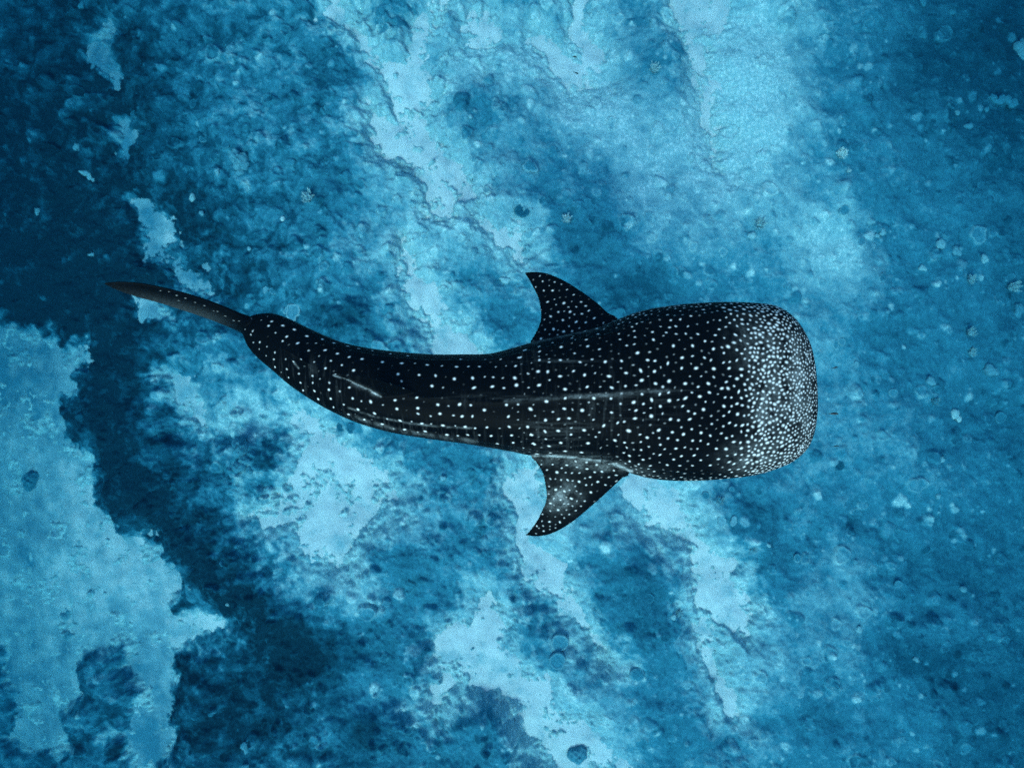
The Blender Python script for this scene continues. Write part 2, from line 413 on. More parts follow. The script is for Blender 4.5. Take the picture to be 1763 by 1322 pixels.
# ---------------------------------------------------------------- corals
def lump_mesh(r, flat, seed, nu=22, nv=9, lob=0.2, rim=0.0, amp=0.12, axis=1.0):
    """a rounded or plate-like colony; its base is sunk a little into the rock"""
    q = random.Random(seed); ph = [q.uniform(0, 6.28) for _ in range(6)]
    V, T = [], []
    for i in range(nv):
        f = i / (nv - 1)
        for j in range(nu):
            a = 2 * math.pi * j / nu
            rad = 1 + lob * (0.5 * math.sin(2 * a + ph[0]) + 0.45 * math.sin(3 * a + ph[1]) + 0.3 * math.sin(5 * a + ph[2]) + .2 * math.sin(9 * a + ph[3]))
            el = f * math.pi / 2
            rr = math.cos(el) if flat > 0.35 else (1 - f) ** 0.8
            z = math.sin(el) * flat
            if flat <= 0.35:
                z = flat * (0.55 + 0.45 * math.exp(-((rr - 0.86) / 0.13) ** 2) * rim + 0.25 * (1 - rr)) if i > 0 else 0.0
            nz = amp * (math.sin(4 * rr * math.cos(a) * 2 + ph[4]) * math.sin(5 * rr * math.sin(a) * 2 + ph[5]) + q.uniform(-.5, .5) * .6)
            z += nz * (flat if i else 0)
            V.append((rr * rad * r * math.cos(a), rr * rad * r * axis * math.sin(a), z * r))
            T.append(rr)
    F_ = grid_faces(nv, nu, True)[:, ::-1]
    V = np.array(V); V2 = V[:nu].copy(); V2[:, 2] -= r * 0.9; V2[:, :2] *= 0.7
    V = np.concatenate([V2, V]); F_ = np.concatenate([grid_faces(2, nu, True)[:, ::-1], F_ + nu])
    return V, F_, np.array([1.0] * nu + T)

def colony(name, px, py, rpx, tone_v, label, group=None, flat=0.6, lob=0.2, rim=0.0, axis=1.0, rot=0, cat='coral', rimtone=0.0, amp=.12, parts=None):
    p = floor_z(px, py)
    s = (CAM_Z - p[2]) / PW * TANH
    V, F_, T = lump_mesh(rpx * s, flat, int(px * 7 + py), lob=lob, rim=rim, axis=axis, amp=amp, nu=26 if rpx > 8 else 18)
    tn = tone_v + rimtone * np.exp(-((T - 0.9) / 0.12) ** 2) + rng.uniform(-.06, .06, len(T))
    o = mesh_obj(name, V, F_, M_coral, attrs={'tone': tn})
    o.location = p + np.array([0, 0, 0.3 * rpx * s * min(1, flat * 1.6)]); o.rotation_euler = (0, 0, R(-rot))
    tag(o, label, cat, group)
    for k, (dx, dy, rr) in enumerate(parts or []):
        V, F_, T = lump_mesh(rr * s, flat * 0.9, int(px + k * 31), lob=lob, rim=rim, amp=amp, nu=18, nv=7)
        c = mesh_obj('lobe', V, F_, M_coral, parent=o, attrs={'tone': tone_v + rimtone * np.exp(-((T - 0.9) / 0.12) ** 2) + rng.uniform(-.06, .06, len(T))})
        a = R(rot); dx, dy = dx * s, -dy * s
        c.location = (dx * math.cos(a) - dy * math.sin(a), dx * math.sin(a) + dy * math.cos(a), 0.1 * rr * s)
    return o

def staghorn(px, py, rpx, label, n=26, tone_v=0.95, group=None):
    n = int(n * 1.6); rpx *= .85
    p = floor_z(px, py); s = (CAM_Z - p[2]) / PW * TANH; r = rpx * s
    q = random.Random(int(px + py)); V, F_, T = [], [], []
    for k in range(n):
        a = q.uniform(0, 6.28); rr = r * math.sqrt(q.random()) * 0.8
        b = np.array([rr * math.cos(a), rr * math.sin(a), -0.3 * r])
        lean = np.array([b[0], b[1], 0]) * q.uniform(0.2, 0.9) + np.array([q.uniform(-.3, .3) * r, q.uniform(-.3, .3) * r, r * q.uniform(0.6, 1.3)])
        w = r * q.uniform(0.11, 0.19); base = len(V)
        for f, ws in ((0, 1.2), (0.5, 0.9), (0.85, 0.7), (1.0, 0.25)):
            for j in range(5):
                t = 2 * math.pi * j / 5
                V.append(b + lean * f + np.array([w * ws * math.cos(t), w * ws * math.sin(t), 0])); T.append(0.72 + (tone_v + .05 - 0.72) * f)
        for i in range(3):
            for j in range(5):
                F_.append((base + i * 5 + j, base + i * 5 + (j + 1) % 5, base + (i + 1) * 5 + (j + 1) % 5, base + (i + 1) * 5 + j))
        F_.append(tuple(base + 15 + j for j in range(5)))
    Vb, Fb_, Tb = lump_mesh(r * .8, .5, int(px), lob=.3, amp=.3)
    k0 = len(V); V = V + list(Vb); F_ = F_ + [tuple(int(x_) + k0 for x_ in f_) for f_ in Fb_]; T = T + [tone_v - .16] * len(Vb)
    o = mesh_obj('staghorn_coral', V, F_, M_coral, attrs={'tone': T})
    o.location = p + np.array([0, 0, 0.35 * r])
    return tag(o, label, 'coral', group)

PL, HD, ST = 'plate corals on the reef', 'coral heads on the reef', 'pale branching corals on the reef'
colony('plate_coral', 512, 539, 13, .62, 'big pale double plate coral right beside the base of the tail', PL, .22, .25, 1, rimtone=.25, axis=1.2, parts=[(-9,-3,7)])
colony('plate_coral', 466, 502, 6, .70, 'paler one of the two small plates just above the tail base', PL, .25, .15, 1, rimtone=.1)
colony('plate_coral', 477, 504, 6.5, .52, 'duller one of the two small touching plates just above the tail base', PL, .25, .15, 1, rimtone=.22)
colony('plate_coral', 486, 485, 5, .42, 'faint ringed plate above the two small touching plates near the tail', PL, .25, .15, 1, rimtone=.2)
colony('coral_head', 422, 284, 15, .66, 'large pale knobbly coral colony on the dark reef above the tail', HD, .6, .35, amp=.35, axis=1.2, parts=[(9,10,9),(3,22,7)])
colony('coral_head', 337, 343, 5, .88, 'small upright oval white coral on dark reef left of the big pale colony', HD, .7, .1, axis=1.6)
colony('coral_head', 386, 303, 5, .78, 'small pale pointed coral close beside the large pale knobbly colony', HD, .6, .4)
colony('coral_head', 507, 287, 10, .56, 'smooth pale oval coral right of the large knobbly colony', HD, .4, .12, axis=.65)
colony('coral_head', 462, 247, 8, .60, 'low lumpy pale coral above and between the knobbly and the oval colonies', HD, .4, .35, axis=.7)
colony('coral_head', 493, 382, 4.5, .95, 'small bright white round coral below the staghorn tips', HD, .7, .12)
colony('coral_head', 356, 372, 4.5, .74, 'small pale coral just below the upright oval white one', HD, .7, .2)
colony('coral_head', 158, 303, 9, .80, 'bent white coral strip on the darkest reef at the left', HD, .4, .3, axis=.55, rot=25, parts=[(9,5,6),(15,12,4.5),(18,20,3.5)])
colony('coral_head', 145, 259, 6.5, .70, 'small pale coral just above the bent white strip', HD, .45, .4, parts=[(5,6,3.5)])
colony('coral_head', 76, 367, 5.5, .75, 'small pale coral alone on dark reef, below left of the bent strip', HD, .5, .4)
colony('coral_head', 170, 442, 5, .75, 'small pale lopsided coral on the dark reef left of the sand gully', HD, .5, .5, axis=.7)
colony('coral_head', 148, 16, 6, .55, 'small faint coral by the top of the narrow sand gully', HD, .5, .4)
colony('plate_coral', 397, 75, 10, .30, 'dark ringed plate near the top of the reef, far above the tail', PL, .2, .1, 1, rimtone=.2)
colony('plate_coral', 340, 184, 8.5, .34, 'thin ringed plate left of two similar ones on the upper left reef', PL, .2, .1, 1, rimtone=.2)
colony('plate_coral', 358, 244, 8, .42, 'clear pale ring shaped plate above the knobbly pale colony', PL, .2, .1, 1, rimtone=.3)
colony('plate_coral', 400, 260, 7, .42, 'faint ring plate touching the top of the knobbly colony', PL, .2, .1, 1, rimtone=.2)
colony('plate_coral', 235, 200, 7, .36, 'small ring plate close beside the second sand patch of the gully', PL, .2, .1, 1, rimtone=.22)
colony('plate_coral', 448, 438, 7, .32, 'dark ring plate with pale dot below it, halfway to the tail', PL, .2, .1, 1, rimtone=.3)
colony('coral_head', 436, 431, 4, .78, 'tiny pale coral ball touching the dark ring plate', HD, .6, .1)
colony('coral_head', 434, 765, 16, .60, 'tall pale coral head casting a broad shadow beneath the tail stem', HD, 1.3, .25, amp=.2, parts=[(8,20,11),(-2,32,12),(16,38,8)])
colony('coral_head', 56, 825, 16, .55, 'lone dark coral lump on the open sand flat', HD, .6, .3, amp=.3)
colony('coral_head', 993, 1298, 16, .62, 'lone dark rounded coral lump on the sand tongue at the bottom', HD, .6, .2, amp=.2)
colony('coral_head', 869, 483, 8, .86, 'bright white coral patch left of the upper pectoral fin tip', HD, .4, .35, axis=.8)
colony('plate_coral', 891, 495, 5, .60, 'small pale plate between the white patch and the upper pectoral fin', PL, .3, .15, 1, rimtone=.15)
colony('plate_coral', 897, 365, 12, .32, 'dark round plate with a white dot at its middle', PL, .2, .08, 1, rimtone=.12)
colony('coral_head', 898, 366, 2.2, 1.0, 'tiny white ball on the middle of the dark round plate', HD, .9, .05)
colony('coral_head', 912, 296, 12, .55, 'cup shaped coral with a bright edge above the dark round plate', HD, .4, .3, rimtone=.3)
colony('coral_head', 812, 213, 4, .80, 'tiny pale coral beneath a dark patch on the upper middle reef', HD, .6, .1)
staghorn(973, 381, 8, 'bright white branching coral above the dark blotch near the upper pectoral fin', 30, group=ST)
staghorn(541, 350, 11, 'scattered white staghorn tips on the dark reef above the tail stem', 24, .9, group=ST)
staghorn(1120, 132, 9, 'feathery pale branching coral at the upper middle of the reef', 30, .9, group=ST)
staghorn(1300, 390, 10, 'white spiky branching coral above a round white coral', 26, .9, group=ST)
staghorn(1437, 271, 9, 'brightest white branching coral on the upper right reef', 34, 1, group=ST)
staghorn(1451, 299, 4, 'tiny white branching coral below the brightest one', 14, 1, group=ST)
staghorn(1657, 483, 9, 'star shaped pale branching coral level with the upper pectoral fin', 24, .85, group=ST)
staghorn(1729, 495, 10, 'pale spread out branching coral near the right edge of the reef', 26, .85, group=ST)
staghorn(1655, 573, 8, 'pale branching coral below the star shaped one', 22, .85, group=ST)
staghorn(1660, 607, 8, 'low pale branching coral above the large pale lump', 22, .85, group=ST)
staghorn(1230, 855, 7, 'small branching coral just below the edge of the shark head', 20, .75, group=ST)
staghorn(1288, 940, 6, 'thin branching coral on the dark patch below the shark head', 18, .75, group=ST)
staghorn(1165, 1052, 7, 'fine white branching coral beside the lower right sand tongue', 20, .85, group=ST)
staghorn(1600, 690, 7, 'faint branching coral left of the small bright coral at the far right', 18, .7, group=ST)
colony('coral_head', 1154, 1053, 5, .85, 'small white coral ball next to the fine white branches', HD, .6, .2)
colony('coral_head', 1287, 409, 7, .86, 'round white coral under the white spiky branches', HD, .5, .2)
colony('coral_head', 1186, 275, 6.5, .92, 'white coral nugget right of the long thin sand strip', HD, .6, .25)
colony('coral_head', 1747, 92, 14, .66, 'largest pale coral block by the upper right corner', HD, .5, .3, axis=1.25, rot=20)
colony('coral_head', 1697, 178, 10, .52, 'long pale bent coral ridge on the dark upper right reef', HD, .4, .35, axis=.6, rot=35, parts=[(12,2,8),(24,2,8),(34,8,8)])
colony('coral_head', 1656, 223, 8, .60, 'pale bean shaped coral left of the long bent ridge', HD, .5, .3, axis=.8)
colony('coral_head', 1632, 204, 4.5, .66, 'small round pale coral above left of the bean shaped one', HD, .6, .2)
colony('coral_head', 1686, 196, 5, .56, 'small dull coral ball in the crook of the long bent ridge', HD, .6, .2)
colony('coral_head', 1577, 14, 7, .52, 'blurred pale coral high on the right part of the reef', HD, .5, .3)
colony('coral_head', 1626, 32, 6, .5, 'faint pale coral at the top beside the darkest right corner', HD, .5, .3)
colony('coral_head', 1576, 69, 8, .48, 'dull pale lump beneath the blurred pale coral', HD, .5, .3)
colony('plate_coral', 1445, 365, 9, .56, 'pale ringed round plate above the head of the shark', PL, .25, .1, 1, rimtone=.15)
colony('coral_head', 1492, 383, 7, .74, 'pale angular coral up from the shark snout', HD, .5, .4)
colony('coral_head', 1510, 403, 6, .76, 'pale small coral pair right of the angular coral', HD, .5, .3, parts=[(-10,6,4)])
colony('coral_head', 1607, 424, 8, .78, 'pale oval coral leading a line of bright corals at the right', HD, .5, .2, axis=1.2)
colony('coral_head', 1635, 436, 8, .68, 'lumpy pale coral next in line after the pale oval one', HD, .5, .4, parts=[(7,-4,4)])
colony('coral_head', 1580, 464, 6, .82, 'small bright irregular coral below the pale oval one', HD, .5, .4)
colony('coral_head', 1680, 450, 7, .82, 'bright coral nugget at the end of the line of corals', HD, .5, .3)
colony('coral_head', 1742, 536, 9, .60, 'pale blurred coral column near the right edge', HD, .5, .25, axis=1.4)
colony('coral_head', 1688, 637, 12, .66, 'large pale coral lump far in front of the shark snout', HD, .5, .3, axis=.8, rot=30)
colony('coral_head', 1592, 656, 8, .70, 'pale coral lump straight ahead of the shark snout', HD, .5, .3)
colony('coral_head', 1638, 712, 8, .92, 'brightest round coral ahead of the lower part of the snout', HD, .55, .2, parts=[(7,9,5)])
colony('plate_coral', 1438, 590, 7, .60, 'clear ringed plate just ahead of the shark head', PL, .25, .12, 1, rimtone=.2)
colony('plate_coral', 1426, 593, 5, .56, 'narrow ringed plate touching the clear ringed one', PL, .25, .12, 1, rimtone=.2, axis=1.6)
colony('plate_coral', 1462, 627, 4.5, .72, 'small pale upright plate in front of the snout fish', PL, .25, .12, 1, axis=1.4)
colony('plate_coral', 1526, 675, 8, .58, 'dull pale ring plate well ahead of the snout', PL, .25, .12, 1, rimtone=.15)
colony('plate_coral', 1437, 800, 9, .28, 'dark round plate just below and ahead of the head', PL, .25, .08, 1, rimtone=.1)
colony('plate_coral', 1715, 718, 10, .5, 'dull round plate right of the brightest round coral', PL, .25, .12, 1, rimtone=.12)
colony('coral_head', 1603, 788, 4.5, .80, 'small white coral in open reef below the brightest round one', HD, .6, .3)
colony('coral_head', 1600, 849, 4.5, .78, 'small white coral pair on the reef at the right', HD, .6, .3)
colony('plate_coral', 1209, 849, 7, .48, 'ringed plate on dark reef just below the shark flank', PL, .25, .12, 1, rimtone=.25)
colony('plate_coral', 1252, 837, 5, .50, 'small half ring plate tucked below the shark flank', PL, .25, .12, 1, rimtone=.25)
colony('plate_coral', 1231, 889, 7.5, .74, 'larger of two pale upright plates below the head', PL, .3, .2, 1, axis=1.4, rot=-15, rimtone=.06)
colony('plate_coral', 1252, 890, 6, .72, 'smaller of two pale upright plates below the head', PL, .3, .15, 1, axis=1.5, rot=15, rimtone=.06)
colony('coral_head', 1310, 929, 4.5, .84, 'small white oval coral on the dark patch below the head', HD, .6, .15, axis=.7, rot=45)
colony('plate_coral', 1110, 1018, 9, .36, 'thin ringed plate on the dark reef between the two lower sand tongues', PL, .2, .1, 1, rimtone=.25)
colony('plate_coral', 961, 1098, 16, .58, 'large round outlined plate near the long sand channel', PL, .3, .1, 1, rimtone=.2, axis=1.0)
colony('plate_coral', 958, 1125, 15, .56, 'large dull plate overlapping the outlined round one', PL, .28, .1, 1, rimtone=.15)
colony('plate_coral', 1091, 1147, 13, .52, 'domed dark plate beneath the long sand channel', PL, .4, .1, 1, rimtone=.2)
colony('coral_head', 1465, 1074, 5.5, .84, 'small white coral right of the lower right sand patch', HD, .55, .2)
colony('plate_coral', 1534, 1000, 8, .6, 'dull pale round plate on the lower right reef', PL, .3, .12, 1)
colony('coral_head', 1645, 1008, 6, .68, 'pale round coral on the darker lower right reef', HD, .6, .15)
colony('coral_head', 1463, 961, 4.5, .66, 'small dull coral up from the dull pale round plate', HD, .6, .2)
colony('coral_head', 1568, 1128, 5, .74, 'crescent shaped pale coral beside the dark blotch', HD, .5, .5)
colony('plate_coral', 1365, 955, 7, .52, 'ringed plate with a pale middle right of the dark patch', PL, .25, .12, 1, rimtone=.2)
colony('coral_head', 432, 1305, 6, .6, 'faint pale coral at the bottom of the dark reef', HD, .5, .3)
colony('coral_head', 432, 1274, 7, .64, 'upright pale coral near the bottom of the dark reef', HD, .5, .4, axis=1.6)
colony('coral_head', 288, 1290, 4.5, .9, 'small white coral where the dark reef meets the lowest sand', HD, .6, .2)
colony('coral_head', 336, 1006, 5, .7, 'small slanting pale coral on dark reef beside the sand flat', HD, .5, .3, axis=.5, rot=45)
colony('coral_head', 405, 1029, 3.5, .82, 'tiny pale coral at the edge of the darkest hollow', HD, .5, .3)
colony('plate_coral', 609, 735, 9, .40, 'first of two ring plates just below the shark tail stem', PL, .2, .1, 1, rimtone=.16)
colony('plate_coral', 589, 733, 9, .36, 'dark plate left of the ring plates below the tail stem', PL, .2, .1, 1, rimtone=.12)
colony('coral_head', 766, 818, 5, .78, 'small pale coral between the body and the lower left flats', HD, .5, .3)
colony('coral_head', 558, 703, 4, .85, 'tiny white coral tucked against the lower edge of the tail stem', HD, .5, .3)
colony('coral_head', 1296, 845, 0.1, .5, 'x') if False else None

# ---------------------------------------------------------------- the whale shark
def catmull(P, n):
    P = np.array(P, float); k = len(P)
    E = np.concatenate([[2 * P[0] - P[1]], P, [2 * P[-1] - P[-2]]])
    t = np.linspace(0, k - 1, n); i = np.minimum(t.astype(int), k - 2); f = (t - i)[:, None]
    a, b, c, d = E[i], E[i + 1], E[i + 2], E[i + 3]
    return 0.5 * ((2 * b) + (c - a) * f + (2 * a - 5 * b + 4 * c - d) * f ** 2 + (3 * b - 3 * c + d - a) * f ** 3)

# upper and lower outline (pixels), distance below the camera of the mid-plane, height above it, depth below it (metres)
BODY = [
 (426,556, 424,574, 5.30, .06,.06),
 (431,547, 425,582, 5.30, .11,.11),
 (446,541, 432,600, 5.30, .14,.14),
 (470,540, 448,618, 5.28, .16,.16),
 (496,548, 473,639, 5.26, .18,.18),
 (525,562, 500,662, 5.24, .20,.20),
 (560,578, 532,684, 5.22, .23,.24),
 (596,591, 570,706, 5.20, .27,.28),
 (640,600, 617,727, 5.20, .31,.33),
 (690,606, 672,743, 5.20, .35,.38),
 (745,610, 735,754, 5.20, .38,.42),
 (800,610, 795,762, 5.20, .40,.46),
 (842,609, 840,769, 5.20, .42,.50),
 (880,600, 880,776, 5.20, .44,.52),
 (915,590, 915,783, 5.20, .45,.54),
 (973,577, 973,788, 5.20, .47,.55),
 (1030,563, 1030,795, 5.20, .48,.55),
 (1065,549, 1066,806, 5.20, .48,.54),
 (1095,538, 1095,817, 5.20, .48,.52),
 (1132,530, 1132,824, 5.20, .47,.50),
 (1181,524, 1181,826, 5.20, .46,.48),
 (1238,521, 1238,823, 5.20, .43,.46),
 (1290,522, 1290,817, 5.20, .38,.44),
 (1325,526, 1330,806, 5.20, .34,.42),
 (1352,538, 1364,793, 5.20, .29,.38),
 (1371,554, 1386,774, 5.20, .24,.34),
 (1386,580, 1397,752, 5.20, .20,.28),
 (1396,615, 1402,728, 5.20, .15,.22),
 (1401,650, 1404,705, 5.20, .09,.14),
]
nose = lambda a: a - 4.5 * float(sm(1330, 1370, a)) - 2.5 * float(sm(1385, 1402, a))
st = catmull([(nose(a), b_, nose(c), *r_) for a, b_, c, *r_ in BODY], 330)
NT = 96
th = np.linspace(0, 2 * np.pi, NT, endpoint=False)      # 0 = upper-edge side, pi/2 = back, pi = lower-edge side
bodyV = np.zeros((len(st), NT, 3))
for i, s in enumerate(st):
    A = at(s[0], s[1], s[4]); B = at(s[2], s[3], s[4])
    c = (A + B) / 2; hw = np.linalg.norm(A - B) / 2; lat = (A - B) / (2 * hw)
    u = i / (len(st) - 1)
    e = 0.86 - 0.10 * sm(0.55, 0.85, u) * sm(1.0, 0.93, u)   # flatter-topped head
    ct, sn = np.cos(th), np.sin(th)
    X = np.sign(ct) * np.abs(ct) ** e * hw
    Z = np.sign(sn) * np.abs(sn) ** (e * 1.05) * np.where(sn > 0, s[5], s[6])
    fade = sm(0.97, 0.6, u) * sm(0.02, 0.12, u)
    k = 1 + 0 * th
    for a, w, g in ((R(90), .05, .020), (R(38), .045, .024), (R(142), .045, .024), (R(14), .05, .010), (R(166), .05, .010), (R(62), .05, .006), (R(118), .05, .006)):
        k += fade * g * np.exp(-((th - a) / w) ** 2)
    X *= k; Z *= k
    bodyV[i, :, :] = c + X[:, None] * lat + np.stack([0 * Z, 0 * Z, Z], -1)
# keep ring vertices together and cap both ends
V = bodyV.reshape(-1, 3); nS = len(st)
Fb = grid_faces(nS, NT, True).tolist()
ends = [bodyV[0].mean(0) + (0, 0, 0), bodyV[-1].mean(0) + (0.012, 0, 0)]
V = np.concatenate([V, ends])
for j in range(NT):
    Fb.append([nS * NT, j, (j + 1) % NT]); b0 = (nS - 1) * NT
    Fb.append([nS * NT + 1, b0 + (j + 1) % NT, b0 + j])
pieces = [(V, Fb)]

def blade(E1, E2, D1, D2, n=60, m=26, thick=0.05, normal=None, tmin=0.012):
    """closed fin between two edge curves (3-D), lens-shaped across the chord"""
    P = catmull(E1, n); Q = catmull(E2, n)
    top, bot = [], []
    for i in range(n):
        f = i / (n - 1); tk = thick * (1 - f) ** 0.8 + tmin
        chord = Q[i] - P[i]
        nrm = np.array(normal, float)
        L_ = np.linalg.norm(chord) + 1e-9
        nrm = nrm - chord * (nrm @ chord) / L_ ** 2; nrm /= np.linalg.norm(nrm)
        for j in range(m):
            g = j / (m - 1)
            w = math.sin(math.pi * g ** 0.75) ** 0.7 if 0 < g < 1 else 0
            tt = min(tk, 0.35 * L_ + tmin * 0.5) * w + 0.002
            top.append(P[i] + chord * g + nrm * tt / 2); bot.append(P[i] + chord * g - nrm * tt / 2)
    top, bot = np.array(top), np.array(bot); K = n * m
    f1 = grid_faces(n, m); f2 = f1[:, ::-1] + K
    fs = f1.tolist() + f2.tolist()
    for i in range(n - 1):
        fs.append([i * m, (i) * m + K, (i + 1) * m + K, (i + 1) * m]); fs.append([i * m + m - 1, (i + 1) * m + m - 1, (i + 1) * m + m - 1 + K, i * m + m - 1 + K])
    for j in range(m - 1):
        fs.append([j, j + 1, j + 1 + K, j + K]); q = (n - 1) * m; fs.append([q + j, q + j + K, q + j + 1 + K, q + j + 1])
    return np.concatenate([top, bot]), fs

def P3(lst):
    return [at(x, y, d).tolist() for x, y, d in lst]
# pectoral fins: leading and trailing edge from root (inside the flank) to tip
pieces.append(blade(P3([(1072,590,5.34),(1064,549,5.34),(1047,538,5.37),(1031,523,5.41),(1011,508,5.45),(989,493,5.50),(966,480,5.55),(942,470.5,5.60),(921,468,5.63),(904,469,5.66)]),
                    P3([(905,625,5.36),(911,592,5.40),(919,577,5.42),(927,561,5.44),(930,549,5.46),(930,534,5.49),(926.6,515.6,5.53),(920,500.5,5.57),(911,483,5.62),(903,470.5,5.66)]), 0, 0, thick=.085, normal=(0, -.3, 1)))
pieces.append(blade(P3([(1075,770,5.34),(1084,814,5.36),(1072,823,5.39),(1057,837,5.42),(1034,858,5.47),(1011,878,5.52),(989,896,5.57),(966,911,5.62),(945,920,5.66),(925,923,5.69),(905,921.5,5.72)]),
                    P3([(905,750,5.36),(913,785,5.40),(922,796,5.43),(933,814,5.46),(938,835,5.49),(940,857,5.53),(934,875,5.58),(926,892,5.62),(917,906,5.66),(910,915,5.69),(904,920,5.72)]), 0, 0, thick=.085, normal=(0, .3, 1)))
# first and second dorsal fins, leaning a little to the lower side
pieces.append(blade(P3([(752,684,4.96),(720,676,4.84),(684,664,4.73),(645,652,4.62),(605,645,4.55),(576,643,4.52)]),
                    P3([(672,683,4.99),(664,684,4.92),(650,678,4.82),(625,667,4.70),(598,655,4.60),(573,645,4.53)]), 0, 0, n=50, m=22, thick=.05, normal=(0, 1, .5)))
pieces.append(blade(P3([(556,640,5.06),(540,631,5.00),(520,618,4.93),(500,606,4.88),(480,597,4.84)]),
                    P3([(520,637,5.09),(514,634,5.03),(505,625,4.96),(491,611,4.90),(478,599,4.85)]), 0, 0, n=40, m=16, thick=.035, normal=(.3, 1, .5)))
# tail: long upper lobe sweeping back and up, short lower lobe beneath
pieces.append(blade(P3([(452,556,5.22),(431,546,5.16),(411,539.6,5.06),(377,525,4.96),(331.5,509,4.85),(286,496.5,4.76),(241,487.5,4.70),(205,485,4.66),(180,487.5,4.64)]),
                    P3([(458,612,5.36),(437,598,5.38),(421,577,5.39),(404,567.5,5.38),(377,556,5.33),(343,543.5,5.25),(309,532.5,5.14),(275,522,5.00),(241,513,4.88),(205,501,4.76),(180,489,4.67)]), 0, 0, n=70, m=30, thick=.09, normal=(.25, 1, .35)))
pieces.append(blade(P3([(455,592,5.36),(440,585,5.55),(432,580,5.75),(424,577,5.92)]),
                    P3([(430,575,5.36),(420,573,5.48),(416,574,5.66),(420,576,5.92)]), 0, 0, n=30, m=16, thick=.05, normal=(.2, 1, .2)))
# pelvic fins low on the flanks, mostly hidden from above
for s_, yy in ((1, 632), (-1, 742)):
    a = at(800, yy, 5.6); 
    pieces.append(blade([a.tolist(), (a + [-.12, s_ * .05, -.08]).tolist(), (a + [-.26, s_ * .06, -.14]).tolist()],
                        [(a + [-.24, 0, 0]).tolist(), (a + [-.25, s_ * .03, -.07]).tolist(), (a + [-.28, s_ * .06, -.14]).tolist()], 0, 0, n=24, m=12, thick=.03, normal=(0, .6, 1)))
allV, allF, off = [], [], 0
for v, f in pieces:
    allV.append(v); allF += [[k + off for k in q] for q in f]; off += len(v)
src = bpy.data.meshes.new('whale_shark_form')
src.from_pydata(np.concatenate(allV).tolist(), [], allF)
src.update()
import bmesh
bm = bmesh.new(); bm.from_mesh(src); bmesh.ops.recalc_face_normals(bm, faces=bm.faces); bm.to_mesh(src); bm.free()
shark = bpy.data.objects.new('whale_shark', src)
COL.objects.link(shark)
rm = shark.modifiers.new('r', 'REMESH'); rm.mode = 'VOXEL'; rm.voxel_size = 0.0066
smo = shark.modifiers.new('s', 'SMOOTH'); smo.factor = 0.5; smo.iterations = 6
dg = bpy.context.evaluated_depsgraph_get()
me = bpy.data.meshes.new_from_object(shark.evaluated_get(dg), preserve_all_data_layers=False, depsgraph=dg)
shark.modifiers.clear(); shark.data = me; me.name = 'whale_shark'; bpy.data.meshes.remove(src)
nv = len(me.vertices)
co = np.empty(nv * 3, np.float32); me.vertices.foreach_get('co', co); co = co.reshape(-1, 3).astype(float)
no = np.empty(nv * 3, np.float32); me.vertices.foreach_get('normal', no); no = no.reshape(-1, 3).astype(float)
me.polygons.foreach_set('use_smooth', np.ones(len(me.polygons), bool))
print('shark verts', nv)
dpt = CAM_Z - co[:, 2]
vx = co[:, 0] / dpt / TANH * PW + PW; vy = 661 - co[:, 1] / dpt / TANH * PW
view = np.stack([-co[:, 0], -co[:, 1], dpt], -1); view /= np.linalg.norm(view, axis=1)[:, None]
facing = (view * no).sum(1)
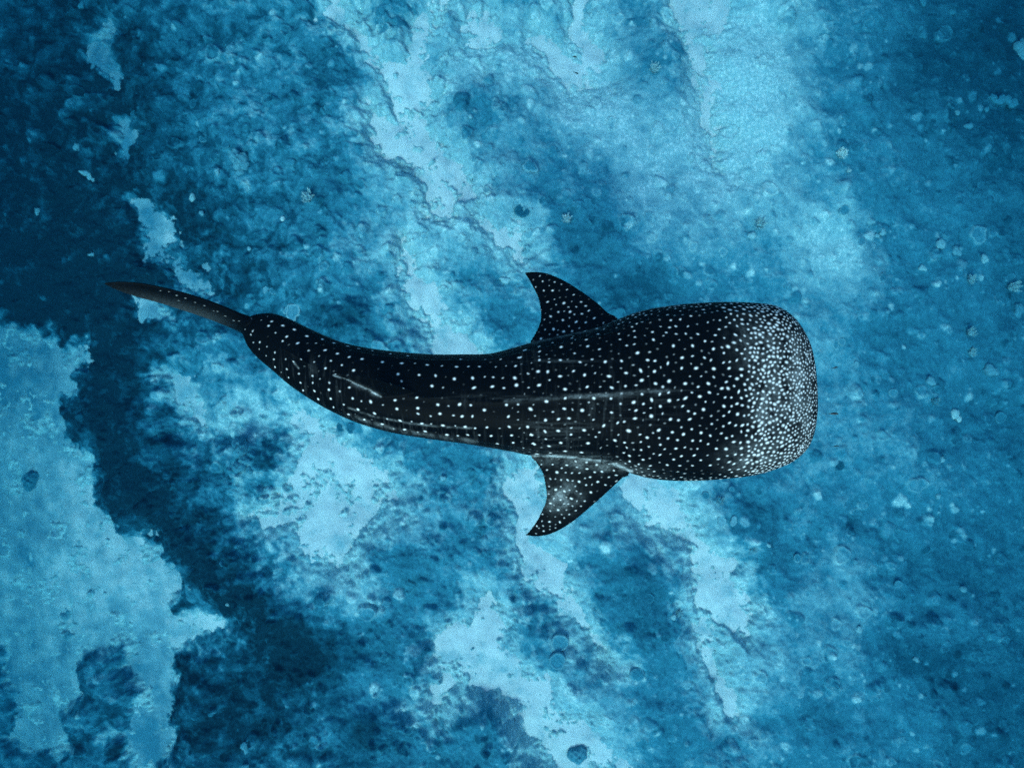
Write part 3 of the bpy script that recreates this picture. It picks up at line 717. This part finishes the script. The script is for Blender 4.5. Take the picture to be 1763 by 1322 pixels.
# spot positions read off the animal (crops at several magnifications), with a size
Z3 = "155,65,1 195,40,1 222,70,2.5 195,95,2.5 280,93,3 345,115,3 235,133,1.5 300,152,2.5 275,178,2 412,150,3 358,190,3 495,167,3 463,188,1.5 562,188,3 510,227,3 418,231,2 582,246,3 635,204,2.5 475,260,1.2 645,264,3 700,219,2.5 540,288,2 386,278,2.5 447,295,1.5 718,276,3 775,230,2.5 602,312,2 825,293,3 873,247,2.5 510,329,2.5 668,338,3 575,360,1.5 935,299,3.2 970,258,2.5 1075,308,3 1008,300,1.5 910,361,3 928,401,2 1025,366,2.5 1120,369,3 1152,315,2 1237,318,3 1260,277,2.5 1303,317,2 1362,318,2.3 1395,278,1.8 1452,320,1.5 1478,278,1.5 1505,316,1.3 1560,315,2.5 1585,268,3 1612,227,2.5 1690,207,2 1690,237,2 1692,283,2.3 1690,262,1 1745,295,2 1222,388,3.5 1325,382,3.2 1390,375,1.5 1437,377,2 1492,380,1.5 1558,380,3.5 1562,423,3.5 1685,345,3.2 1740,350,2 1098,425,3 1160,436,1.5 1330,435,3.2 1432,429,3 1493,438,2 1687,422,3 1745,395,1.5 1630,355,1.5 1630,435,1.5 1645,300,1 1017,502,2.5 1133,541,3 1190,545,1.5 1250,536,3.5 1315,543,2.2 1390,570,3 1510,541,2.5 1575,538,1.8 1640,562,3.5 1732,521,3.2 895,512,2.8 905,563,3 1020,559,3 1020,588,2.5 1143,588,3 1088,600,1.8 1215,597,2 1266,604,3 1323,602,2.3 1517,602,2.5 1575,580,1 1725,626,2.5 1630,663,2.8 1575,622,1 1660,540,1 228,245,1.8 145,193,2 108,125,1.2 97,150,1.2 110,193,1.5 142,230,1.2 185,217,1.2 182,267,1.2 226,290,2 232,332,2.3 290,285,1.5 296,341,2 308,391,2.2 267,362,1 362,365,2 370,415,2.3 386,459,2.7 438,378,2.3 437,414,2 447,461,2.8 470,507,3 530,414,2 529,454,2.5 538,506,2.8 478,395,1.2 590,465,1.8 640,440,2.3 660,504,2.5 613,538,2 557,554,2.5 690,566,3.2 708,520,1.5 757,518,3.5 828,538,1.5 780,587,3 850,617,1.8 638,593,2.5 725,622,3 823,646,3 890,674,2 925,628,3.3 985,632,1.5 950,678,3.3 1043,643,3 1097,647,1.5 1160,655,3.5 1063,688,3 1020,692,1.5 1180,705,3.3 1228,657,1.5 1285,663,3 1338,670,2.2 1245,712,2 1297,706,2.5 1402,664,2.3 1360,706,1.8 1428,713,3 1470,668,1.2 1523,660,2.5 1538,709,2.5 1585,670,1.2 1648,707,2.5 1722,688,2.5 1460,757,3.5 1548,750,2.5 1663,758,2.8 1680,812,4 1730,730,1.8 1745,768,2 1605,780,1.5"
Z2 = "555,232,1 620,240,1 680,267,1.8 743,287,2 690,305,1.5 815,320,1.5 887,345,1.8 960,385,1.3 988,388,1.5 1048,423,1.8 1108,458,1.8 1150,462,1.2 1190,515,1.2 1248,525,1.5 1232,555,1.3"
Z1 = "88,459,2.5 70,498,2 112,426,2.3 180,408,1.5 180,432,1.5 180,470,2 240,392,1.8 278,412,3 273,472,2.8 222,466,1.2 330,370,2 340,442,2 342,378,1 367,479,2.5 403,408,3 392,377,2.3 448,352,2.3 452,422,2.2 420,468,2 440,328,2 483,478,3 555,474,2.5 625,440,3.3 577,405,2 545,378,2 540,352,1.5 618,365,2.3 612,338,2 697,380,2.8 695,343,2.3 670,325,1.5 600,322,1.5 590,300,1.5 692,261,1.5 762,265,2 765,240,1.5 820,287,2.2 802,317,2.5 760,345,2 745,360,1.3 800,353,2 845,352,2 790,408,3 815,380,1 733,318,1.5 735,395,1 882,408,2.8 857,318,2 870,271,2 905,353,2.3 950,300,2 975,420,3 937,385,2.3 985,358,2.3 1005,290,2 1028,372,1.8 1033,320,2 1072,288,2.5 1015,415,2 1025,440,2.3 675,470,2.8 708,475,2.5 767,486,2.8 833,462,3 882,455,2 937,461,2.3 875,488,1 175,523,3 218,522,2.3 273,546,3 333,522,2.3 387,538,2.8 435,530,1.5 495,547,3.3 572,532,2.8 640,520,3.5 642,566,3.5 708,523,3 737,505,1.5 772,566,3.7 712,578,3 680,545,1 832,510,2.5 898,510,3.5 850,580,3.3 978,510,3.5 1048,510,3 955,580,3.3 922,548,1.5 870,545,1.3 905,592,2.3 1018,604,3.2 1087,560,3.5 1053,547,1.8 960,623,2.8 998,635,1.3 1095,618,3 175,587,2.8 128,535,1.5 295,605,3 225,563,1.3 395,594,2.5 508,597,3 455,595,1.3 575,590,2.3 540,570,1.3 617,588,2 210,667,3 137,702,3.3 242,717,1.7 297,652,2.5 290,700,2.7 372,708,3.5 330,705,1.5 430,655,3 365,650,1.3 405,672,1.5 507,718,2.3 507,655,2.3 552,680,2 607,672,3.5 697,660,3.3 655,678,2.3 648,632,2.3 774,665,3.7 735,690,2.7 735,630,2.7 850,652,3.5 815,660,1.7 915,645,3.3 835,690,2.3 933,702,3.3 1025,687,3 1060,650,2 893,722,2.3 868,748,2.8 782,748,3 745,722,1.7 694,735,3.7 620,710,2.5 613,745,3 660,720,1.5 207,752,2.2 160,735,1.3 268,750,2.7 267,803,3 313,745,2.5 325,787,1.7 325,820,2.3 385,799,3 278,856,3 225,873,2.5 205,803,1.7 150,860,2.7 142,820,2.7 425,752,1.7 470,777,3 455,810,1.7 435,830,1.7 399,858,3.3 297,895,3 372,902,3 230,903,2.3 460,880,2 537,767,2.3 540,820,1.3 586,803,4 525,845,3 567,856,2.3 638,818,2 672,833,2.8 640,853,1.7 700,812,1.5 727,800,3.3 770,835,2.3 735,865,2.2 840,818,3 878,795,2 918,812,2.8 830,785,1.7 960,825,2.3 880,848,2.3 915,848,2 805,883,2.5 845,878,1.7 905,883,1.7 950,863,2 990,883,2.5 1035,835,2.5 1050,765,2.5 970,770,2 1110,775,3.3 1067,853,3 575,878,2.3 590,916,2.5 590,942,2.3 643,890,2 650,933,2.3 687,962,2 730,912,2.3 762,958,2.3 830,917,2.3 887,915,2.5 750,885,1.7 700,905,1.5 820,960,2 880,960,2 920,935,2 960,960,2.3 1000,930,2.5 1040,915,2"
Z6 = "485,283,2 620,290,1.7 450,222,1.5 497,387,2 595,390,2.5 757,380,1.7 840,438,1.8 698,317,1.2 560,335,1 400,358,1.5 535,522,2.5 723,533,3.2 620,485,1.2 815,515,1 920,517,2 973,563,2.2 1012,615,2.3 635,550,1.5 775,577,1.7 867,573,1.7 670,630,2.2 730,625,1.3 800,627,3 845,660,1.8 932,653,2.2 578,680,3 720,720,2.7 785,700,1.3 865,745,3 972,750,2.3 1068,704,2.5 605,827,3.2 505,715,1.5 783,795,1.8 728,850,3 815,852,2 510,830,1.7 663,835,1.2 650,895,1.5 470,933,2.8 970,846,2.7 1100,820,2.7 830,905,1.7 560,885,1.3 1180,755,1.7 1183,826,1.8 900,815,1.5"
Z5 = "647,490,3.5 762,412,2.7 600,403,2.3 470,405,1.7 530,465,2 705,448,2 857,367,2.3 985,380,2.3 873,435,1.8 987,453,3 1095,407,2.5 1160,488,3 1243,403,2 750,495,1.7 820,503,2 912,503,2 1080,490,2.3 695,578,2 770,580,2.5 635,570,1.5 568,565,1.8 832,592,1.7 900,600,3 1030,550,2.3 963,558,1.5 1112,600,2.7 1240,550,2 1300,475,2 985,640,2 1050,632,1.5 1205,635,2 632,692,3.3 733,708,2.7 692,655,1.5 793,697,1.8 853,652,1.5 868,705,1.5 918,737,1.8 1030,720,2.7 557,655,1.5 555,740,1.5 608,788,1.7 688,805,2.2 810,790,3.2 750,775,1.3 730,850,1.7 777,852,1.5 878,823,1.7 965,823,2 567,843,2.7 658,920,2.7 570,930,1.7 620,870,1.3 828,878,1.7 923,880,1.7 753,920,1.3 865,930,1.7 480,970,1.7 795,975,1.8 697,970,1.2 630,1000,1 737,1015,1.5 558,1055,2.5 680,1058,2.5 475,1045,1.5 415,1103,2 497,1105,1.7 567,1105,1.2 630,1083,1 630,1123,1.3 495,1160,2 570,1143,1.2 445,1128,1.3 403,1185,1.3"
spots = []
for txt, ox, oy, k in ((Z3, 400, 530, .312), (Z2, 150, 450, .2269), (Z1, 860, 440, .3781), (Z6, 860, 440, .1513), (Z5, 860, 740, .1513)):
    for tkn in txt.split():
        a, b, c = map(float, tkn.split(',')); spots.append((ox + a * k, oy + b * k, c))
vis = np.where(facing > 0.03)[0]
t2 = kdtree.KDTree(len(vis))
for n_, i in enumerate(vis): t2.insert((vx[i], vy[i], 0), n_)
t2.balance()
t3 = kdtree.KDTree(nv)
for i, c in enumerate(co.tolist()): t3.insert(c, i)
t3.balance()
albedo = np.zeros(nv)
centres = []
def paint(i, r, amp):
    c = co[i]
    rx_ = r * 2.1; e_ = random.uniform(1.1, 2.0); an = random.gauss(0, .5); ca, sa = math.cos(an), math.sin(an)
    for p, k, d in t3.find_range(c, rx_):
        dx, dy = p[0] - c[0], p[1] - c[1]; u = dx * ca + dy * sa
        d = math.sqrt(max(0, d * d - u * u) * e_ + u * u / e_)
        f = math.exp(-(d / r) ** 3 * 0.9) * amp
        if f > albedo[k]: albedo[k] = f
for (x, y, s) in spots:
    best, bz = None, -9
    for p, k, d in t2.find_range((x, y, 0), 2.2):
        if co[vis[k], 2] > bz: bz = co[vis[k], 2]; best = vis[k]
    if best is None: best = vis[t2.find((x, y, 0))[1]]
    r = 0.0044 * (0.55 + 0.72 * s) * (0.80 if x < 800 else 0.85)
    if x < 425: s *= .45
    paint(best, r, min(1, 0.35 + 0.25 * s) if x > 425 else .35); centres.append((co[best], r))
# dense freckling of the head, and faint small flecks between the big rows, thrown over the whole skin
cell = {}
def near(c, r):
    g = 0.12
    kx, ky, kz = int(c[0] // g), int(c[1] // g), int(c[2] // g)
    for a in (-1, 0, 1):
        for b in (-1, 0, 1):
            for e in (-1, 0, 1):
                for q, rq in cell.get((kx + a, ky + b, kz + e), ()):
                    if (q[0] - c[0]) ** 2 + (q[1] - c[1]) ** 2 + (q[2] - c[2]) ** 2 < (0.5 * (r + rq)) ** 2: return True
    return False
def put(c, r):
    cell.setdefault((int(c[0] // .12), int(c[1] // .12), int(c[2] // .12)), []).append((c, r))
for c, r in centres: put(c, max(0.05, r * 4.2) if c[0] < 2.0 else 0.045)
order = rng.permutation(nv)[:90000]
hx = vx
onbody = np.ones(nv, bool)
for i in order:
    x = hx[i]
    flank = 1 - abs(no[i, 2])
    if no[i, 2] < -0.35: continue
    if x > 1245:      # head
        f = float(sm(1245, 1312, x)); g = float(sm(1330, 1395, x))
        edge = 0.75 if flank > .6 else 1.0
        sp = (0.062 * (1 - f) + 0.0325 * f) * (1 - 0.26 * g) * edge * (0.8 + 0.4 * random.random())
        amp = 0.8 + 0.2 * random.random(); r = 0.0076 + 0.0058 * random.random() ** 2 - 0.0022 * g
    elif x > 1060:
        sp = 0.064 * (0.8 + 0.4 * random.random()) * (0.66 if flank > .45 else 1); big_ = flank > .45 or random.random() < .2
        amp = random.uniform(.55, .95) if big_ else random.uniform(.10, .45); r = random.uniform(.0058, .0092) if big_ else random.uniform(.005, .008)
    elif x > 880:
        sp = 0.060 * (0.8 + 0.5 * random.random()); amp = random.uniform(.05, .26); r = random.uniform(.0045, .007)
        if no[i, 2] < 0.2: amp = random.uniform(.3, .9); r *= 1.4
    elif x > 430:
        sp = 0.10 * (0.8 + 0.5 * random.random()); amp = random.uniform(.03, .15); r = random.uniform(.004, .007)
        if no[i, 2] < 0.1: amp = random.uniform(.3, .9); r *= 1.6
    else: continue
    if 560 < x < 760 and 640 < vy[i] < 682 and no[i, 2] > 0: continue
    if 462 < x < 520 and 596 < vy[i] < 630 and no[i, 2] > 0: continue
    c = co[i]
    if near(c, sp): continue
    put(c, sp); paint(int(i), r, amp)
# skin pigment: grey patches on the head, pale streaks along the back and flank ridges; painted sheen on flanks and lower fin
g1 = fbm(co[:, 0] * 9, co[:, 1] * 9, 4, 101, .6); g2 = fbm(co[:, 0] * 2.2, co[:, 1] * 34, 4, 111, .6); g3 = fbm(co[:, 0] * 30, co[:, 1] * 3.0, 4, 121, .6)
def sp_(x, y, rx, ry, a, rot=0): return a * np.exp(-ell(vx, vy, x, y, rx, ry, rot))
grey = sp_(1290,585,30,42,.08) + sp_(1322,690,26,52,.17) + sp_(1372,650,18,60,.15) + sp_(1300,790,44,22,.16) + sp_(1385,700,14,70,.12) + sp_(1340,600,36,36,.08) + sp_(1340,740,44,56,.05)
grey = 0.72 * grey * np.clip(1 + 1.1 * g1, 0.1, 2.4)
streak = 0.32 * (sp_(1040,680,130,5,.16,-3) + sp_(960,623,70,5,.09) + sp_(965,733,60,6,.12,3) + sp_(1115,705,50,22,.07) + sp_(960,750,40,30,.06) + sp_(820,683,110,6,.045) + sp_(1020,790,60,6,.22,4)) * np.clip(0.4 + 2.4 * g2, 0, 3)
bars = 0.3 * (sp_(1040,700,90,70,.05) + sp_(940,750,60,30,.05) + sp_(900,620,40,40,.035) + sp_(800,690,40,14,.03) + sp_(560,660,60,30,.07) + sp_(500,635,40,22,.07) + sp_(700,735,140,14,.09,8)) * np.clip(2.6 * g3 - .5, 0, 3)
fin = sp_(965,855,26,22,.16) * np.clip(1.2 + 1.6 * g1, 0.2, 3) + sp_(1010,800,90,10,.10,8) * np.clip(1.2 + 1.6 * g1, 0.2, 3)  # lower pectoral and its root painted paler, as on the sunlit side
tail = sp_(310,535,90,12,.09,16) * sm(425, 360, vx)
def line(pts, w, a):
    o_ = np.zeros(nv)
    for (x0, y0), (x1, y1) in zip(pts, pts[1:]):
        ex, ey = x1 - x0, y1 - y0; t = np.clip(((vx - x0) * ex + (vy - y0) * ey) / (ex * ex + ey * ey), 0, 1)
        o_ = np.maximum(o_, a * np.exp(-((vx - x0 - t * ex) ** 2 + (vy - y0 - t * ey) ** 2) / w ** 2))
    return o_
lines = line([(574,646),(600,655),(628,668),(656,683)], 1.2, .45) + line([(600,657),(628,670),(650,680)], 4, .08) + line([(506,624),(514,634)], 1.3, .35)
lines += line([(600,702),(640,716),(700,728),(760,735),(812,737)], 1.6, .16) + line([(600,714),(680,740),(760,752),(820,760)], 3.2, .12)
lines += line([(913,591),(973,578),(1041,564)], 1.6, .12) + line([(915,784),(975,786),(1030,793),(1062,800),(1088,812)], 2.0, .45) + line([(870,690),(960,685),(1040,680),(1120,674),(1170,672)], 3, .08)
lines *= np.clip(0.8 + 1.2 * g1, .1, 2)
flk = sm(.45, -.2, no[:, 2]) * (.05 + .16 * sm(950, 1150, vx)) * (vx > 440) * np.clip(1 + g1, .3, 2)  # countershading that also carries a painted pale rim sheen
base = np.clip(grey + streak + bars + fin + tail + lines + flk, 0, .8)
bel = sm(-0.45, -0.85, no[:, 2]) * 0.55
dirt = np.clip(0.5 + 0.5 * fbm(co[:, 0] * 60, co[:, 1] * 60, 2, 131), 0, 1)
# gill slits above each pectoral fin root
gill = 0 * vx
for gx in (1036, 1056, 1077, 1096, 1114):
    gill = np.maximum(gill, np.exp(-((vx - gx) / 1.3) ** 2) * ((np.abs(vy - 779) < 20 - .1 * abs(gx - 1036)) | (np.abs(vy - 572) < 15)))
nco = co - no * (0.012 * gill)[:, None]
me.vertices.foreach_set('co', nco.astype(np.float32).ravel())
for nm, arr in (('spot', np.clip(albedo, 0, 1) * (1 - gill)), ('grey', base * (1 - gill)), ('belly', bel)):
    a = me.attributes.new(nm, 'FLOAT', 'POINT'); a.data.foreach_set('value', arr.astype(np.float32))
me.update()

m, nt, b = new_mat('whale shark skin')
L = nt.links.new
aS = N(nt, 'ShaderNodeAttribute', attribute_name='spot'); aG = N(nt, 'ShaderNodeAttribute', attribute_name='grey'); aB = N(nt, 'ShaderNodeAttribute', attribute_name='belly')
no1 = N(nt, 'ShaderNodeTexNoise', in_Scale=55, in_Detail=5, in_Roughness=0.65)
tc = N(nt, 'ShaderNodeTexCoord'); L(tc.outputs['Object'], no1.inputs['Vector'])
g_ = N(nt, 'ShaderNodeMath', operation='MULTIPLY'); L(aG.outputs['Fac'], g_.inputs[0])
mr = N(nt, 'ShaderNodeMapRange'); mr.inputs['From Min'].default_value = .3; mr.inputs['From Max'].default_value = .7; mr.inputs['To Min'].default_value = .25; mr.inputs['To Max'].default_value = 1.7
L(no1.outputs['Fac'], mr.inputs['Value']); L(mr.outputs[0], g_.inputs[1])
skin = N(nt, 'ShaderNodeMix', data_type='RGBA'); L(g_.outputs[0], skin.inputs['Factor'])
skin.inputs['A'].default_value = (0.0010, 0.0010, 0.0010, 1); skin.inputs['B'].default_value = (0.34, 0.35, 0.34, 1)
sp2 = N(nt, 'ShaderNodeMix', data_type='RGBA'); L(aS.outputs['Fac'], sp2.inputs['Factor']); L(skin.outputs['Result'], sp2.inputs['A']); sp2.inputs['B'].default_value = (0.66, 0.63, 0.60, 1)
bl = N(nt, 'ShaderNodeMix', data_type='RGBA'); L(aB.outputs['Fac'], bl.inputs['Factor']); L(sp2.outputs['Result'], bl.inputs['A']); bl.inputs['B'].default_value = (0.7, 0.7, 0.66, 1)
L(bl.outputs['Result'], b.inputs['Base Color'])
b.inputs['Roughness'].default_value = 0.42
b.inputs['Specular IOR Level'].default_value = 0.012
bp = N(nt, 'ShaderNodeBump', in_Strength=0.25, in_Distance=0.01); L(no1.outputs['Fac'], bp.inputs['Height']); L(bp.outputs[0], b.inputs['Normal'])
me.materials.clear(); me.materials.append(m)
tag(shark, 'black whale shark covered in white spots swimming over the reef', 'shark')

def simple(name, col, rough=.6, spec=.3):
    m_, nt_, b_ = new_mat(name)
    nn = N(nt_, 'ShaderNodeTexNoise', in_Scale=40, in_Detail=4); r_ = ramp(nt_, [(.3, tuple(c * .7 for c in col)), (.7, col)])
    nt_.links.new(nn.outputs['Fac'], r_.inputs[0]); nt_.links.new(r_.outputs[0], b_.inputs['Base Color'])
    b_.inputs['Roughness'].default_value = rough; b_.inputs['Specular IOR Level'].default_value = spec
    return m_
M_eye = simple('wet dark eye', (.02, .02, .02), .15, .5)
def ball(name, p, r, mat, parent):
    nu, nvv = 14, 9
    V = [(r * math.sin(math.pi * i / (nvv - 1)) * math.cos(2 * math.pi * j / nu), r * math.sin(math.pi * i / (nvv - 1)) * math.sin(2 * math.pi * j / nu), r * math.cos(math.pi * i / (nvv - 1))) for i in range(nvv) for j in range(nu)]
    o = mesh_obj(name, V, grid_faces(nvv, nu, True), mat, parent=parent); o.location = p; return o
for yy in (536, 796):
    ball('eye', at(1350, yy + (3 if yy < 600 else -1), 5.29), .03, M_eye, shark)

# ---------------------------------------------------------------- small fish
M_fish = simple('dark fish skin', (.02, .03, .035), .5, .3)
def fish(px, py, d, lpx, rot, label, group, wid=.16):
    p = at(px, py, d); ln = lpx * d / PW * TANH
    V, F_, n = [], [], 8
    prof = [(-.38, .02, .03), (-.25, .05, .08), (-.05, .10, .16), (.15, .13, .19), (.32, .11, .16), (.44, .06, .09), (.5, .01, .015)]
    for (x, w, hh) in prof:
        for j in range(n):
            a = 2 * math.pi * j / n
            V.append((x * ln, w * wid / .16 * ln * math.cos(a) + 0.06 * ln * math.sin(x * 4), hh * ln * math.sin(a)))
    o = mesh_obj('fish', V, grid_faces(len(prof), n, True), M_fish)
    y0 = 0.06 * math.sin(-.38 * 4)
    t = .012
    tl = mesh_obj('tail_fin', [(-.36 * ln, (y0 - t) * ln, -.03 * ln), (-.36 * ln, (y0 - t) * ln, .03 * ln), (-.6 * ln, (y0 - .07) * ln, .17 * ln), (-.52 * ln, (y0 - .05) * ln, 0), (-.6 * ln, (y0 - .07) * ln, -.17 * ln),
                           (-.36 * ln, (y0 + t) * ln, -.03 * ln), (-.36 * ln, (y0 + t) * ln, .03 * ln), (-.6 * ln, (y0 - .055) * ln, .17 * ln), (-.52 * ln, (y0 - .03) * ln, 0), (-.6 * ln, (y0 - .055) * ln, -.17 * ln)],
                  [(0, 1, 2, 3), (0, 3, 4), (5, 8, 7, 6), (5, 9, 8), (1, 6, 7, 2), (0, 4, 9, 5), (2, 7, 8, 3), (3, 8, 9, 4)], M_fish, parent=o)
    df = mesh_obj('back_fin', [(.2 * ln, .012 * ln, .17 * ln), (-.15 * ln, .0, .12 * ln), (-.1 * ln, .0, .25 * ln), (.2 * ln, .03 * ln, .17 * ln), (-.15 * ln, .015 * ln, .12 * ln), (-.1 * ln, .01 * ln, .25 * ln)],
                  [(0, 1, 2), (3, 5, 4), (0, 2, 5, 3), (1, 4, 5, 2), (0, 3, 4, 1)], M_fish, parent=o)
    o.location = p; o.rotation_euler = (0, 0, R(rot))
    return tag(o, label, 'fish', group)
G1 = 'small fish swimming ahead of the shark'
fish(1437, 633, 5.6, 11, 5, 'small dark fish in front of the upper part of the snout', G1)
fish(1434, 712, 5.4, 19, -10, 'largest of the dark fish swimming ahead of the snout', G1)
fish(1438, 768, 6.2, 13, -3, 'faint thin fish in front of the lower part of the snout', G1, .09)
G2 = 'tiny fish over the reef'
fish(989, 98, 11.2, 9, -20, 'tiny dark fish over the pale sand patch high above the shark', G2)
fish(992, 126, 11.2, 9, -35, 'tiny dark fish at the lower edge of the pale sand patch', G2)
fish(813, 311, 11.3, 7, 60, 'tiny dark fish at the tip of the middle sand tongue', G2)

# ---------------------------------------------------------------- the water itself
m, nt, b = new_mat('sea water')
nt.nodes.remove(b)
pv = nt.nodes.new('ShaderNodeVolumePrincipled')
pv.inputs['Color'].default_value = (*WATER_SCATTER, 1)
pv.inputs['Absorption Color'].default_value = (*WATER_ABSORB, 1)
pv.inputs['Density'].default_value = WATER_DENSITY
pv.inputs['Anisotropy'].default_value = 0.3
nt.links.new(pv.outputs[0], nt.nodes['Material Output'].inputs['Volume'])
X, Z0, Z1 = 75, -11.5, CAM_Z + 0.35
vv = [(sx * X, sy * X, z) for z in (Z0, Z1) for sx, sy in ((-1, -1), (1, -1), (1, 1), (-1, 1))]
haze = mesh_obj('haze', vv, [(3, 2, 1, 0), (4, 5, 6, 7), (0, 1, 5, 4), (1, 2, 6, 5), (2, 3, 7, 6), (3, 0, 4, 7)], m, smooth=False)
tag(haze, 'clear blue sea water filling the scene around the shark', kind='stuff')
